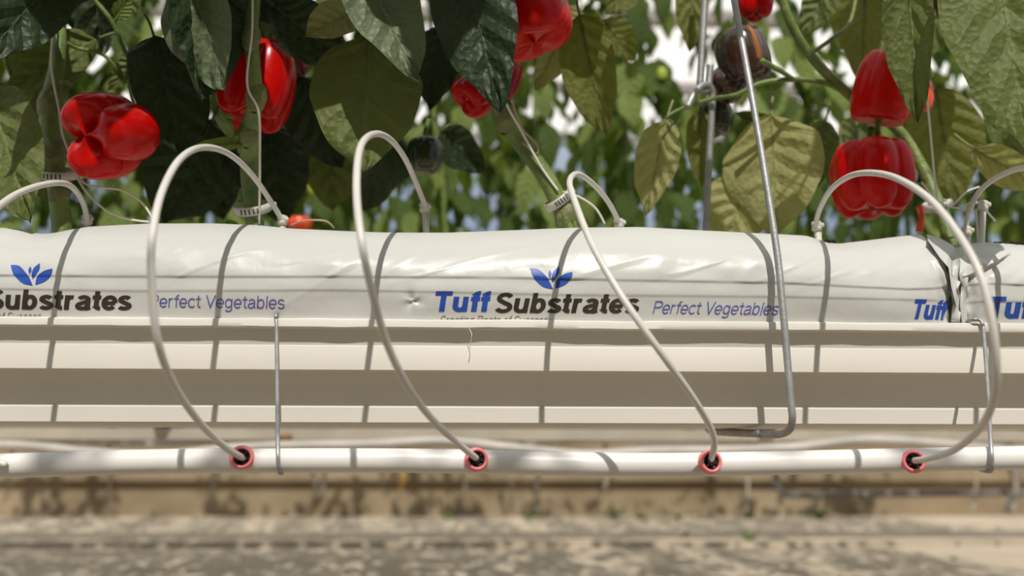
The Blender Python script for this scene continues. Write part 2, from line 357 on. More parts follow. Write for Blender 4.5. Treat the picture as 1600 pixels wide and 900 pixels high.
# lettering: strokes on a skeleton, in units of the type size
def arc(cx, cy, rx, ry, a0, a1, n=14):
    return [(cx + rx*math.cos(math.radians(a0+(a1-a0)*i/n)), cy + ry*math.sin(math.radians(a0+(a1-a0)*i/n))) for i in range(n+1)]
def glyph(ch, w):
    h = w/2; X = .53; C = .72; N = .50 + w*.35; L = .05 + h
    rt = N - .02 - h                                      # right stem centre of a small letter
    if ch == 'T': return [[(.01, C-h), (.60, C-h)], [(.305, 0), (.305, C)]], .60
    if ch == 'V': return [[(.03+h*.7, C), (.33, .02), (.63-h*.7, C)]], .64
    if ch == 'P': return [[(.07+h, 0), (.07+h, C)], [(.07+h, C-h)] + arc(.40, C-.20, .20-h*.3, .20-h, 90, -90) + [(.07+h, C-.40+h)]], .64
    if ch == 'R': return [[(.07+h, 0), (.07+h, C)], [(.07+h, C-h)] + arc(.40, C-.19, .20-h*.3, .19-h, 90, -90) + [(.07+h, C-.38+h)], [(.38, C-.38), (.62, 0)]], .68
    if ch == 'C': return [arc(.37, C/2, .33-h, C/2+.01-h, 42, 318, 24)], .68
    if ch == 'S':
        return [arc(.32, C-.19, .25-h*.6, .20-h, 20, 215, 16) + [(.32, C/2+.005)] + arc(.32, .20, .27-h*.6, .21-h, 50, -160, 18)], .64
    if ch == 's':
        return [arc(.25, X-.145, .19-h*.5, .155-h, 20, 225, 12) + [(.26, X/2)] + arc(.26, .15, .21-h*.5, .16-h, 48, -160, 14)], .50
    if ch == 'u': return [[(L, X)] + arc((L+rt)/2, .20, (rt-L)/2, .21-h, 180, 330, 12) + [(rt, .22)], [(rt, X), (rt, 0)]], N + .04
    if ch == 'n': return [[(L, 0), (L, X)], [(L, .30)] + arc((L+rt)/2, X-.20, (rt-L)/2, .21-h, 150, 0, 12) + [(rt, 0)]], N + .04
    if ch == 'f': return [[(.17, 0), (.17, C-.14)] + arc(.17+.13, C-.14, .13, .15-h, 180, 80, 6), [(.01, X-h), (.33, X-h)]], .32
    if ch == 't': return [[(.17, C-.04), (.17, .14)] + arc(.17+.12, .14, .12, .145-h, 180, 285, 6), [(.01, X-h), (.32, X-h)]], .34
    if ch == 'l': return [[(.06+h, 0), (.06+h, C)]], .12 + w
    if ch == 'i': return [[(.06+h, 0), (.06+h, X)], [(.06+h, C-.10), (.06+h, C)]], .12 + w
    if ch == 'r': return [[(L, 0), (L, X)], [(L, .26)] + arc(L+.17, X-.19, .17, .19-h, 165, 75, 8)], .34 + h
    if ch == 'o': return [arc(.28, X/2, .24-h*.6, X/2+.01-h, 0, 360, 26)], .56
    if ch == 'c': return [arc(.28, X/2, .24-h*.6, X/2+.01-h, 42, 318, 22)], .51
    if ch == 'e': return [arc(.28, X/2, .24-h*.6, X/2+.01-h, 0, 320, 22), [(.07+h*.4, X/2-.01), (.50-h*.3, X/2-.01)]], .55
    if ch == 'b': return [[(L, 0), (L, C)], arc((L+rt)/2+.01, X/2, (rt-L)/2, X/2+.01-h, 0, 360, 24)], N + .05
    if ch == 'g': return [[(rt, X), (rt, -.05)] + arc((L+rt)/2, -.05, (rt-L)/2, .16-h, 0, -160, 12), arc((L+rt)/2-.01, X/2+.01, (rt-L)/2, X/2-h, 0, 360, 24)], N + .04
    if ch == 'a': return [arc(.27, X-.16, .20-h*.6, .17-h, 160, 0, 10) + [(.47-h*.6, .12), (.50-h*.4, 0)],
                          [(.46-h*.6, X-.22)] + [(.34, X-.235)] + arc(.20+h*.2, .15, .16-h*.4, .16-h, 110, 270, 10) + [(.34, .06), (.46-h*.6, .16)]], .55
    return [], .27
AX = [1.0]
def ribbon(poly, w):
    n = len(poly); out = []
    for i in range(n):
        a = poly[max(i-1, 0)]; c = poly[min(i+1, n-1)]
        if math.dist(a, c) < 1e-6: a = poly[i-1]; c = poly[1]
        if i in (0, n-1) and math.dist(poly[0], poly[-1]) < 1e-6: a = poly[-2]; c = poly[1]
        tx, ty = c[0]-a[0], c[1]-a[1]; l = math.hypot(tx, ty) or 1; nx, ny = -ty/l, tx/l; k = w/2
        if 0 < i < n-1:
            p = poly[i]; d1 = ((p[0]-a[0]), (p[1]-a[1])); l1 = math.hypot(*d1) or 1; cs = (d1[0]*tx+d1[1]*ty)/(l1*l); k /= max(.55, cs)
        out.append(((poly[i][0]+nx*k*AX[0], poly[i][1]+ny*k), (poly[i][0]-nx*k*AX[0], poly[i][1]-ny*k)))
    return out
def word(text, w, track=0):
    x = 0; R = []
    for ch in text:
        gl, adv = glyph(ch, w)
        for poly in gl:
            q = []                                       # long straight runs cut short so that print follows the film
            for a, b in zip(poly, poly[1:]):
                m_ = max(1, int(math.dist(a, b) / .06))
                q += [(a[0]+(b[0]-a[0])*i/m_, a[1]+(b[1]-a[1])*i/m_) for i in range(m_)]
            q.append(poly[-1]); R.append([((a[0]+x, a[1]), (b[0]+x, b[1])) for a, b in ribbon(q, w)])
        x += adv + track
    return R, x
lay = [0]
def put(quads_list, mapper, name, mat, parent, which, label=None, clip=None):
    m = MB()
    for st in quads_list:
        vs = []; ok = True; lay[0] += 1; off = .00045 + .00001 * (lay[0] % 8)
        for a, b in st:
            for q in (a, b):
                px, py = mapper(*q); py2 = min(py, clip) if clip else py
                p = P(px, py2, 1.108); vs.append((p.x, bagY(p.x, p.z, which) - off, p.z))
        m.add(vs, [(i*2, i*2+2, i*2+3, i*2+1) for i in range(len(st)-1)])
    o = m.build(name, mat, parent, smooth=False)
    if label: o['label'] = label
    return o
def text(txt, px0, px1, py_base, size, w, sl, mat, parent, which='A', drop=0, track=0, clip=None, name='printed_word'):
    AX[0] = 1.28 if w > .1 else 1.0
    R, tot = word(txt, w, track)
    sc = (px1 - px0 - sl * size * .3) / tot
    def mp(u, v):
        px = px0 + u * sc + v * size * sl; return px, py_base - v * size + drop * (px - px0)
    return put(R, mp, name, mat, parent, which, '"%s" lettering' % txt, clip)
def petal(pts, parent, which='A'):                       # pts: upper chain and lower chain in px
    up, lo = pts; n = 20; st = []
    def samp(ch, t):
        t *= len(ch)-1; i = min(int(t), len(ch)-2); f = t-i
        p0 = ch[max(i-1,0)]; p1 = ch[i]; p2 = ch[i+1]; p3 = ch[min(i+2,len(ch)-1)]
        return tuple(.5*((2*p1[k])+(p2[k]-p0[k])*f+(2*p0[k]-5*p1[k]+4*p2[k]-p3[k])*f*f+(p3[k]-3*p2[k]+3*p1[k]-p0[k])*f**3) for k in (0,1))
    for i in range(n+1): st.append((samp(up, i/n), samp(lo, i/n)))
    mixp = lambda a, b, t: (a[0]+(b[0]-a[0])*t, a[1]+(b[1]-a[1])*t)
    return [[(mixp(a, b, k/6), mixp(a, b, (k+1)/6)) for a, b in st] for k in range(6)]
def logo(ox, oy, parent):
    L = [([(828,419),(842,421),(856,436),(864,452)], [(828,419),(834,434),(848,448),(864,452)]),
         ([(859,421),(861.5,428),(859,434)], [(859,421),(856.5,428),(859,434)]),
         ([(873.5,416),(874,425),(870,433),(863,442)], [(873.5,416),(865,424),(862,433),(863,442)]),
         ([(894,425),(893,434),(883,445),(868,451)], [(894,425),(881,429),(870,438),(868,451)])]
    put([q for p in L for q in petal(p, parent)], lambda a, b: (a + ox, b + oy), 'printed_emblem', 'ink_blue', parent, 'A', 'blue four-leaf plant emblem')
CL = 500
for (dx, dy) in ((0, 0), (-795, -5)):
    if dx == 0: text('Tuff', 676, 766, 486.5, 43, .15, .16, 'ink_blue', bagA, track=.03)
    text('Substrates', 771 + dx, 1000 + dx, 488 + dy, 42, .138, .20, 'ink_black', bagA, track=.012, drop=.004)
    text('Perfect Vegetables', 1019 + dx + (7 if dx else 0), 1218 + dx + (22 if dx else 0), 489.5 + dy - (5 if dx else 0), 27, .072, .22 if not dx else .12, 'ink_light', bagA, drop=.012)
    text('Creating Roots of Success', 686 + dx, 857 + dx, 505 + dy, 17, .075, .2, 'ink_grey', bagA, clip=500.5 + dy * 1.6)
    logo(dx * 1.02, dy, bagA)
text('Tuff', 1424, 1483, 498, 42, .15, .16, 'ink_blue', bagA, drop=.02)
text('Tuff', 1543, 1625, 497, 46, .155, .05, 'ink_blue', bagB, 'B')
text('Substrates', 1632, 1850, 499, 42, .138, .20, 'ink_black', bagB, 'B')
# substrate crumbs on top of the film
def crumbs(px, py, Y, n, sp, label):
    rnd = random.Random(px); m = MB()
    for i in range(n):
        c = P(px + rnd.uniform(-sp, sp), py + rnd.uniform(0, 3), Y + rnd.uniform(0, .012)); r = rnd.uniform(.0012, .0026)
        m.lathe(c - Vector((0,0,r*.6)), (rnd.uniform(-.5,.5), .2, 1), [(.0001, -r*.6), (r, -.2*r), (r*.9, r*.4), (.0001, r*.8)], 6)
    tag(m.build('spilled_substrate', 'soil'), label, 'substrate', kind='stuff')
crumbs(1296, 374, 1.160, 20, 9, 'dark substrate crumbs on the grow bag seam beside the white stake')
crumbs(1582, 377.5, 1.160, 80, 28, 'dark brown substrate spilling out on top of the right grow bag')

# ------------------------------------------------------------------ drip line, emitters, tubes
pc = [(-220,731),(-60,729.5),(0,728),(120,724.5),(250,721),(430,719.5),(600,719.5),(750,721.5),(900,725),(1000,726),(1100,725.5),(1300,721.5),(1450,718),(1600,715.5),(1800,713)]
YP = 1.0
m = MB(); m.tube([P(a, b, YP) for a, b in pc], .0119, 24, 8)
tag(m.build('irrigation_pipe', 'pipe'), 'long white plastic irrigation pipe hanging below the gutter', 'pipe')
names = ['first from left', 'second from left', 'third from left', 'rightmost']
EM = [(378,715), (744,718), (1109,722), (1427,721)]
for (a, b), nm in zip(EM, names):
    c = P(a, b, YP - .012); t = empty('drip_emitter', c, 'pink ringed black drip emitter in white pipe, ' + nm, 'drip emitter', 'drip emitters in the white pipe')
    ax = Vector((-.25 if a > 1300 else (.12 if a > 1000 else .15), -1, .12)).normalized()
    m = MB(); m.lathe(c, ax, [(.0080,-.004),(.0116,-.003),(.0119,.0005),(.0116,.002),(.0106,.0026),(.0110,.0034),(.0108,.0058),(.0096,.0066),(.0082,.0062),(.0078,.003),(.0078,-.002)], 40)
    m.build('ring', 'pink', t)
    m = MB(); m.lathe(c, ax, [(.0001,.0015),(.0060,.0015),(.0078,.0030),(.0079,-.002)], 30); m.lathe(c, ax, [(.0001,.006),(.0030,.006),(.0042,.004),(.0045,0)], 16)
    for k in range(6):
        th = k*PI/3; u = ax.orthogonal().normalized(); v = ax.cross(u); d = u*math.cos(th)+v*math.sin(th)
        m.tube([c+ax*.003+d*.003, c+ax*.0036+d*.0075], .0008, 6, smooth=False)
    m.build('core', 'black', t)
T = [
 ('white drip tube entering the picture at the far left edge', [(137,350,1.245),(130,318,1.20),(112,292,1.13),(85,286,1.06),(40,297,1.0),(0,321,.95),(-60,380,.91),(-100,480,.92),(-90,600,.93),(-40,700,.975),(10,727,.985)]),
 ('white drip tube arching over bag, plugged into leftmost emitter', [(442,346,1.245),(425,318,1.22),(395,275,1.15),(360,242,1.07),(320,230,.98),(283,247,.90),(253,300,.84),(238,370,.805),(237,440,.79),(246,530,.80),(271,600,.84),(312,660,.90),(350,697,.955),(380,716,.986)]),
 ('tallest white drip tube, plugged into the second emitter', [(666,326,1.245),(655,298,1.22),(635,252,1.15),(612,220,1.06),(587,209,.96),(564,228,.87),(557,290,.82),(564,370,.79),(580,450,.79),(606,540,.82),(641,610,.86),(680,660,.91),(715,692,.95),(745,717,.986)]),
 ('straight slanting white drip tube, plugged into the third emitter', [(968,349,1.245),(950,315,1.20),(927,288,1.14),(903,272,1.07),(890,284,1.0),(900,320,.95),(925,382,.91),(960,445,.89),(1001,507,.88),(1045,568,.89),(1085,625,.92),(1110,668,.955),(1116,695,.975),(1110,722,.986)]),
 ('widest white drip tube at right, plugged into the rightmost emitter', [(1275,356,1.245),(1279,332,1.22),(1297,298,1.15),(1326,276,1.06),(1360,270,.98),(1402,279,.91),(1452,311,.84),(1500,370,.79),(1535,440,.765),(1554,530,.76),(1555,610,.78),(1534,665,.83),(1492,702,.90),(1452,716,.955),(1428,720,.985)]),
 ('white drip tube leaving the picture at the far right edge', [(1508,368,1.245),(1513,335,1.23),(1530,300,1.19),(1560,276,1.12),(1602,262,1.05),(1660,268,.98),(1730,330,.9),(1770,440,.86),(1770,580,.87),(1720,690,.93),(1690,712,.985)]),
]
for lab, pts in T:
    q = [P(*p) for p in pts]; root = empty('drip_tube', q[0], lab, 'drip tube', 'thin white drip tubes over the grow bags')
    m = MB(); m.tube(q, .0033, 12, 10); m.build('tube', 'tube', root)
def stake(px, py0, px1, py1, Y, lab):
    a = P(px, py0, Y); b = P(px1, py1, Y); root = empty('drip_stake', b, lab, 'drip stake')
    m = MB(); m.tube([a + (a-b).normalized()*.006, b + (b-a).normalized()*.05], .0038, 10, smooth=False)
    for s in (-1, 1): m.box(tuple(Vector((b.x + s*.003 - .0008, b.y-.002, b.z-.03))), tuple(Vector((b.x + s*.003+.0008, b.y+.002, a.z-.004))))
    m.build('shaft', 'stake', root)
    m = MB(); ax = (a-b).normalized(); m.lathe(a, ax, [(.0035,-.006),(.0062,-.005),(.0066,-.001),(.0055,.001),(.0066,.003),(.0060,.006),(.0035,.007)], 18)
    m.lathe(a + Vector((.005, -.003, .001)), (1, -.3, .2), [(.0001,-.001),(.003,-.001),(.003,.003),(.0001,.004)], 10)
    m.build('collar', 'stake', root)
stake(136,344,136,366,1.246,'small white drip stake left of the first plant clip at left')
stake(441,345,441,360,1.246,'white drip stake where the leftmost arching tube enters the bag')
stake(663,325,666,366,1.246,'tall white drip stake with collar left of picture centre')
stake(967,350,968,362,1.246,'white drip stake just right of the diagonal plant stem')
stake(1276,354,1279,380,1.246,'white drip stake standing below the red hanging pepper')
stake(1510,362,1512,386,1.24,'shorter of two white drip stakes at the crumpled bag end')
stake(1536,322,1533,392,1.20,'taller of two white drip stakes at the crumpled bag end')

# ------------------------------------------------------------------ wires and hanger
root = empty('wire_hook', P(433,500,1.105), 'thin grey wire hook holding the pipe, left of centre', 'wire hook', 'pipe hooks')
m = MB(); m.tube([P(436,489,1.128), P(433,489,1.112), P(431,494,1.104), P(432,510,1.100), P(433,600,1.045), P(434,690,.990), P(435,725,.982), P(437,738,.992), P(441,738,1.003), P(444,730,1.018)], .0021, 10); m.build('wire', 'thinwire', root)
root = empty('wire_hook', P(1535,505,1.105), 'thin grey wire hook holding the pipe, at far right', 'wire hook', 'pipe hooks')
m = MB(); m.tube([P(1508,503,1.125), P(1520,499.5,1.106), P(1530,500,1.1045), P(1535,506,1.1025), P(1537,520,1.098), P(1543,600,1.045), P(1548,690,.990), P(1550,722,.983), P(1549,735,.990), P(1540,736,1.003), P(1530,733,1.015)], .0021, 10); m.build('wire', 'thinwire', root)
root = empty('gutter_hanger', P(1170,678,1.15), 'bent galvanised steel rod hanger cradling the gutter right of centre', 'hanger')
m = MB(); m.tube([P(1132,-90,1.19), P(1147,0,1.165), P(1180,180,1.12), P(1212,380,1.088), P(1222,470,1.078), P(1230,560,1.073), P(1236,630,1.070), P(1238,655,1.071), P(1233,672,1.085), P(1215,679,1.11), P(1185,677,1.16)], [.0041]*11, 14); m.build('front_leg', 'steel', root)
m = MB(); m.tube([P(1190,677.3,1.15), P(1150,676,1.22), P(1118,674,1.31), P(1106,668,1.345), P(1102,640,1.35), P(1102,500,1.35), P(1103,360,1.35), P(1108,250,1.345), P(1113,160,1.34), P(1113,143,1.338), P(1106,133,1.333), P(1094,136,1.325), P(1083,150,1.318), P(1074,168,1.312)], .0050, 12); m.build('rear_leg', 'steel', root)
root = empty('suspension_rod', P(1100,60,1.32), 'straight grey steel rod ending in a hook above the gutter hanger', 'rod')
m = MB(); m.tube([P(1103,-90,1.33), P(1101,0,1.33), P(1095,110,1.33), P(1094,132,1.33), P(1098,142,1.333), P(1106,140,1.338), P(1108,125,1.34), P(1110,102,1.34)], .0050, 12); m.build('rod', 'steel', root)
m = MB(); m.tube([P(733,513,1.106), P(737,522,1.103), P(736,530,1.104), P(734,545,1.108)], .0004, 6); tag(m.build('loose_thread', 'twine'), 'fine white thread dangling from the film edge below the blue lettering', 'thread')

# ------------------------------------------------------------------ leaves
def leaf_mb(L, W, nu=12, nv=26, fold=.25, bend=.15, wave=.03, quilt=.030, tipc=.9, seed=0, petiole=0.0, asym=0, pet_bend=0):
    """leaf in its own frame: base at 0, tip along +X, side along Y, face +Z"""
    m = MB(); m.uv = []; vs = []; fs = []
    for j in range(nv+1):
        v = j/nv; w = (v**.62) * ((1-v)**tipc) * 1.0; w /= ((.62/(.62+tipc))**.62 * (tipc/(.62+tipc))**tipc)
        if v > .86: w = max(w, 0.10*(1-v)/.14)
        w *= W/2
        for i in range(nu+1):
            u = -1 + 2*i/nu; y = u*w
            s = v*6 - abs(u)**.8*1.6 + .35*noise.noise((u*2, v*4, seed))
            q = quilt*W*(abs(math.sin(PI*s))**.6)*min(1, abs(u)*2.5)*min(1, (1-abs(u))*4+.2)
            z = fold*abs(y) + q - bend*L*(v**1.8) + wave*W*math.sin(v*11+seed+(1.3 if u > 0 else 0))*abs(u)**2 + wave*W*.8*noise.noise((u*1.4+seed, v*3, seed))
            x = v*L + L*.02*math.sin(v*17+seed*2+u)*abs(u)
            vs.append((x, y + asym*W*math.sin(v*3), z)); m.uv.append(((u+1)/2, v))
    for j in range(nv):
        for i in range(nu): a = j*(nu+1)+i; fs.append((a, a+1, a+nu+2, a+nu+1))
    m.add(vs, fs)
    # midrib ridge on the back
    base = len(m.v); mr = [(v*L, asym*W*math.sin(v*3), -bend*L*(v**1.8) + wave*W*.8*noise.noise((seed, v*3, seed)) - .0004, .0016*(1-v)+.0003) for v in [k/10 for k in range(10)]]
    pts = [Vector((a, b, c)) for a, b, c, d in mr]; rs = [d for *_, d in mr]
    if petiole:
        pre = [Vector((-petiole*k/4, 0, pet_bend*petiole*(k/4)**2)) for k in (4, 3, 2, 1)]; pts = pre + pts; rs = [.0018]*4 + rs
    m.tube(pts, rs, 6, n=2); m.uv += [(.5, .5)] * (len(m.v) - base)
    return m
def frame(B, Tp, roll):
    B = Vector(B); Tp = Vector(Tp); X = (Tp-B).normalized(); mid = (B+Tp)/2; N = (CAM-mid).normalized(); N = (N - X*N.dot(X)).normalized()
    N = Matrix.Rotation(math.radians(roll), 3, X) @ N; Y = N.cross(X)
    return Matrix(((X.x, Y.x, N.x, B.x), (X.y, Y.y, N.y, B.y), (X.z, Y.z, N.z, B.z), (0,0,0,1)))
def hero(parent, b, t, wpx, Yb, Yt, mat, roll=0, fold=.25, bend=.08, seed=0, petiole=.04, label=None, **kw):
    B = P(b[0], b[1], Yb); Tp = P(t[0], t[1], Yt); L = (Tp-B).length; W = wpx / F * (Yb+Yt)/2 / max(.35, math.cos(math.radians(roll)))
    m = leaf_mb(L, W, 16, 40, fold, bend, seed=seed, petiole=petiole, **kw)
    o = m.build('leaf', mat); o.parent = parent; o.matrix_parent_inverse = parent.matrix_basis.inverted(); o.matrix_world = frame(B, Tp, roll); 
    o.matrix_basis = frame(B, Tp, roll)
    if label: o['label'] = label
    return o
PL = []
for px, lab in ((95, 'leftmost pepper plant, upright stem clipped beside the lumpy red pepper'), (405, 'pepper plant with upright stem crossing in front of a red pepper'),
                (885, 'pepper plant with diagonal stem leaning left above the printed emblem'), (1478, 'pepper plant at right with large hanging leaves and thin branches')):
    PL.append(empty('pepper_plant', P(px, 352, 1.25), lab, 'plant', 'pepper plants rooted in the near grow bags'))
def stem(pl, pts, rs, nodes=(), name='stem'):
    m = MB(); m.tube([P(*p) for p in pts], rs, 12, 6)
    for (a, b, Y, r) in nodes:
        c = P(a, b, Y); m.lathe(c - Vector((0,0,r)), (.1, 0, 1), [(.3*r,-.6*r),(.85*r,-.1*r),(1.02*r,.7*r),(1.08*r,1.2*r),(.9*r,2*r),(.3*r,2.6*r)], 14, 1)
    return m.build(name, ['stem', 'node'], pl)
stem(PL[0], [(98,380,1.25),(96,345,1.25),(90,300,1.25),(84,250,1.25),(78,200,1.25),(78,160,1.25),(88,110,1.25),(92,60,1.255),(84,0,1.27),(80,-90,1.28)], [.0125,.0125,.0115,.012,.013,.012,.010,.010,.009,.008], [(76,163,1.249,.0145),(80,240,1.249,.0155),(92,300,1.249,.013)])
stem(PL[1], [(400,380,1.25),(397,330,1.25),(392,290,1.25),(390,240,1.24),(392,200,1.2),(399,150,1.17),(396,100,1.16),(392,50,1.15),(396,0,1.14),(400,-90,1.14)], [.0115,.0115,.012,.0125,.0115,.0085,.0082,.009,.008,.008], [(399,152,1.168,.0120),(386,208,1.2,.012),(391,60,1.15,.011)])
stem(PL[2], [(893,375,1.25),(884,345,1.25),(868,305,1.25),(845,265,1.25),(812,222,1.25),(785,185,1.24),(778,150,1.22),(776,100,1.2),(790,20,1.2),(800,-90,1.2)], [.0125,.0125,.012,.0115,.011,.0115,.009,.0075,.007,.007], [(882,338,1.249,.0135),(788,186,1.237,.0125)])
stem(PL[3], [(1484,392,1.27),(1478,350,1.28),(1462,310,1.3),(1440,260,1.32),(1400,200,1.33),(1330,150,1.32),(1265,85,1.30),(1225,10,1.28),(1205,-90,1.27)], [.010,.010,.009,.008,.008,.0075,.0065,.006,.006])
stem(PL[3], [(1330,150,1.32),(1290,130,1.31),(1240,124,1.30),(1190,130,1.30),(1150,148,1.31),(1110,155,1.33),(1060,172,1.34),(1040,185,1.34)], [.004,.0038,.0036,.0036,.003,.003,.0024,.002], name='branch')
stem(PL[3], [(1240,124,1.30),(1215,108,1.28),(1190,95,1.26)], [.003,.0034,.004], name='branch')
stem(PL[3], [(1265,85,1.3),(1300,60,1.3),(1330,30,1.31),(1345,-60,1.31)], [.003,.0028,.0026,.0026], name='branch')
stem(PL[0], [(92,60,1.255),(120,75,1.27),(160,85,1.29),(185,110,1.3)], [.003,.0028,.0025,.002], name='branch')
stem(PL[0], [(215,120,1.3),(195,80,1.3),(180,45,1.29),(165,20,1.28),(120,-30,1.27)], [.0025,.0026,.0028,.003,.003], name='branch')
stem(PL[0], [(200,125,1.3),(205,150,1.3),(213,170,1.29)], [.002,.002,.002], name='branch')
H = [ # plant, base, tip, width px, Y base, Y tip, material, roll, fold, bend, seed
 (1,(577,58),(566,266),182,1.20,1.16,'leaf_mid',6,.06,.03,1),
 (1,(318,-110),(322,150),150,1.16,1.12,'leaf_dark',-28,.42,.05,2),
 (1,(290,-60),(345,140),110,1.12,1.10,'leaf_grey',42,.2,.05,3),
 (1,(240,55),(290,250),120,1.22,1.22,'leaf_dark',-22,.3,.05,4),
 (2,(720,-80),(778,168),140,1.10,1.08,'leaf_dark',8,.30,.06,5),
 (1,(560,-60),(652,112),118,1.12,1.08,'leaf_grey',-12,.35,.10,6),
 (2,(905,22),(946,212),92,1.30,1.30,'leaf_olive',20,.25,.02,7),
 (2,(880,52),(838,140),52,1.34,1.34,'leaf_pale',-20,.25,.05,8),
 (3,(1206,182),(1216,366),160,1.36,1.34,'leaf_pale',14,.12,.03,9),
 (3,(1170,268),(1135,392),110,1.38,1.38,'leaf_pale',0,.10,.03,10),
 (3,(1042,188),(1008,332),72,1.36,1.36,'leaf_pale',10,.30,.05,11),
 (3,(1418,-60),(1432,188),82,1.13,1.11,'leaf_mid',24,.35,.03,12),
 (3,(1545,-120),(1612,232),205,1.06,1.00,'leaf_mid',-14,.14,.06,13),
 (3,(1462,140),(1495,318),120,1.38,1.40,'leaf_olive',-10,.15,.05,14),
 (3,(1522,232),(1640,300),62,1.30,1.26,'leaf_pale',20,.2,.05,15),
 (0,(-20,130),(42,345),120,1.18,1.14,'leaf_mid',18,.2,.05,16),
 (0,(95,-50),(-20,90),110,1.12,1.06,'leaf_dark',-10,.3,.05,17),
 (0,(150,62),(10,132),74,1.31,1.26,'leaf_mid',20,.3,.12,18),
 (0,(330,190),(255,350),150,1.36,1.38,'leaf_dark',0,.15,.05,19),
 (1,(560,15),(478,52),64,1.18,1.14,'leaf_pale',25,.25,.08,20),
 (1,(430,10),(545,100),96,1.2,1.22,'leaf_dark',10,.2,.10,21),
 (1,(470,120),(535,262),112,1.34,1.34,'leaf_dark',0,.15,.05,22),
 (3,(1092,170),(1096,290),44,1.38,1.38,'leaf_olive',10,.3,.03,23),
 (3,(1085,-50),(1078,78),56,1.4,1.4,'leaf_olive',5,.3,.03,24),
 (3,(1352,-10),(1348,125),84,1.38,1.38,'leaf_olive',-10,.2,.05,25),
 (2,(690,40),(672,170),76,1.3,1.3,'leaf_dark',0,.25,.05,26),
 (3,(1560,60),(1600,290),90,1.5,1.5,'leaf_mid',0,.25,.05,27),
 (0,(222,85),(168,140),34,1.33,1.33,'leaf_mid',20,.3,.1,28),
 (0,(180,30),(205,-5),30,1.3,1.3,'leaf_far_light',0,.3,.1,29),
 (1,(380,225),(298,225),22,1.2,1.16,'leaf_far_light',25,.3,.25,30),
 (1,(350,238),(395,300),40,1.34,1.34,'leaf_dark',0,.3,.1,31),
 (3,(1240,215),(1150,175),36,1.42,1.42,'leaf_mid',0,.3,.1,32),
 (2,(800,-40),(690,60),100,1.22,1.2,'leaf_dark',0,.2,.1,33),
 (1,(395,-60),(470,40),120,1.26,1.26,'leaf_dark',0,.2,.1,34),
 (0,(10,20),(110,110),80,1.34,1.34,'leaf_dark',0,.3,.1,35),
 (0,(30,195),(95,330),60,1.36,1.36,'leaf_mid',0,.3,.1,36),
 (3,(1290,190),(1265,300),60,1.5,1.5,'leaf_mid',0,.3,.1,37),
 (3,(1300,-30),(1255,55),60,1.45,1.45,'leaf_mid',0,.3,.1,38),
 (1,(420,200),(440,350),110,1.42,1.42,'leaf_dark',0,.2,.1,39),
 (0,(60,235),(45,212),14,1.24,1.235,'leaf_far_light',0,.3,.1,41),
 (0,(62,245),(78,228),12,1.235,1.235,'leaf_far_light',0,.3,.1,42),
 (0,(108,245),(128,236),12,1.235,1.225,'leaf_mid',0,.3,.1,43),
 (0,(122,395),(132,352),14,1.235,1.235,'leaf_far_light',0,.3,.1,44),
 (2,(895,375),(880,318),16,1.24,1.235,'leaf_far_light',30,.3,.1,45),
 (1,(372,360),(352,345),18,1.24,1.235,'leaf_far_light',0,.3,.1,46),
]
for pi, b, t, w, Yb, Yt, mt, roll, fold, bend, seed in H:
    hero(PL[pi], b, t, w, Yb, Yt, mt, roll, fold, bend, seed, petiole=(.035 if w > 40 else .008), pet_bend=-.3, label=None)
# filler leaves: prototypes placed many times (background of the near row and its canopy above)
protos = {}
def proto(mt, k):
    if (mt, k) not in protos:
        m = leaf_mb(.115, .068 + .008*k, 8, 16, .2 + .08*k, .10 + .07*k, .05, seed=k*3.1, petiole=.04, pet_bend=-.4)
        o = m.build('leaf', mt); protos[(mt, k)] = o.data; bpy.data.objects.remove(o)
    return protos[(mt, k)]
rnd = random.Random(7)
def filler(pl, px, py, Y, mt, s=1.0):
    o = bpy.data.objects.new('leaf', proto(mt, rnd.randrange(3))); COL.objects.link(o)
    B = P(px, py, Y); d = Vector((rnd.uniform(-.6, .6), rnd.uniform(-.5, .4), -rnd.uniform(.5, 1.2))).normalized()
    M = frame(B, B + d*.1, rnd.uniform(-50, 50)) @ Matrix.Scale(s, 4)
    o.parent = pl; o.matrix_parent_inverse = pl.matrix_basis.inverted(); o.matrix_basis = M
    return o
def near_plant(px): return PL[0] if px < 240 else PL[1] if px < 660 else PL[2] if px < 1010 else PL[3]
for i in range(46):
    px = rnd.uniform(-60, 700); py = rnd.uniform(-110, 210)
    if 110 < px < 260 and -60 < py < 150: continue
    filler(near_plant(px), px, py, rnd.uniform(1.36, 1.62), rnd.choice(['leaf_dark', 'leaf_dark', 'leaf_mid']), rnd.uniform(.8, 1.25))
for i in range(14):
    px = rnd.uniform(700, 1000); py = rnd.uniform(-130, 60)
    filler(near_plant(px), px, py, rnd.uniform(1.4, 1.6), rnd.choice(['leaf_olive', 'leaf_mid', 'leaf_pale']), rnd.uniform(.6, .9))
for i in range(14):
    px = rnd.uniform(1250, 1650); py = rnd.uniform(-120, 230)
    filler(near_plant(px), px, py, rnd.uniform(1.45, 1.62), rnd.choice(['leaf_olive', 'leaf_mid', 'leaf_dark']), rnd.uniform(.8, 1.1))
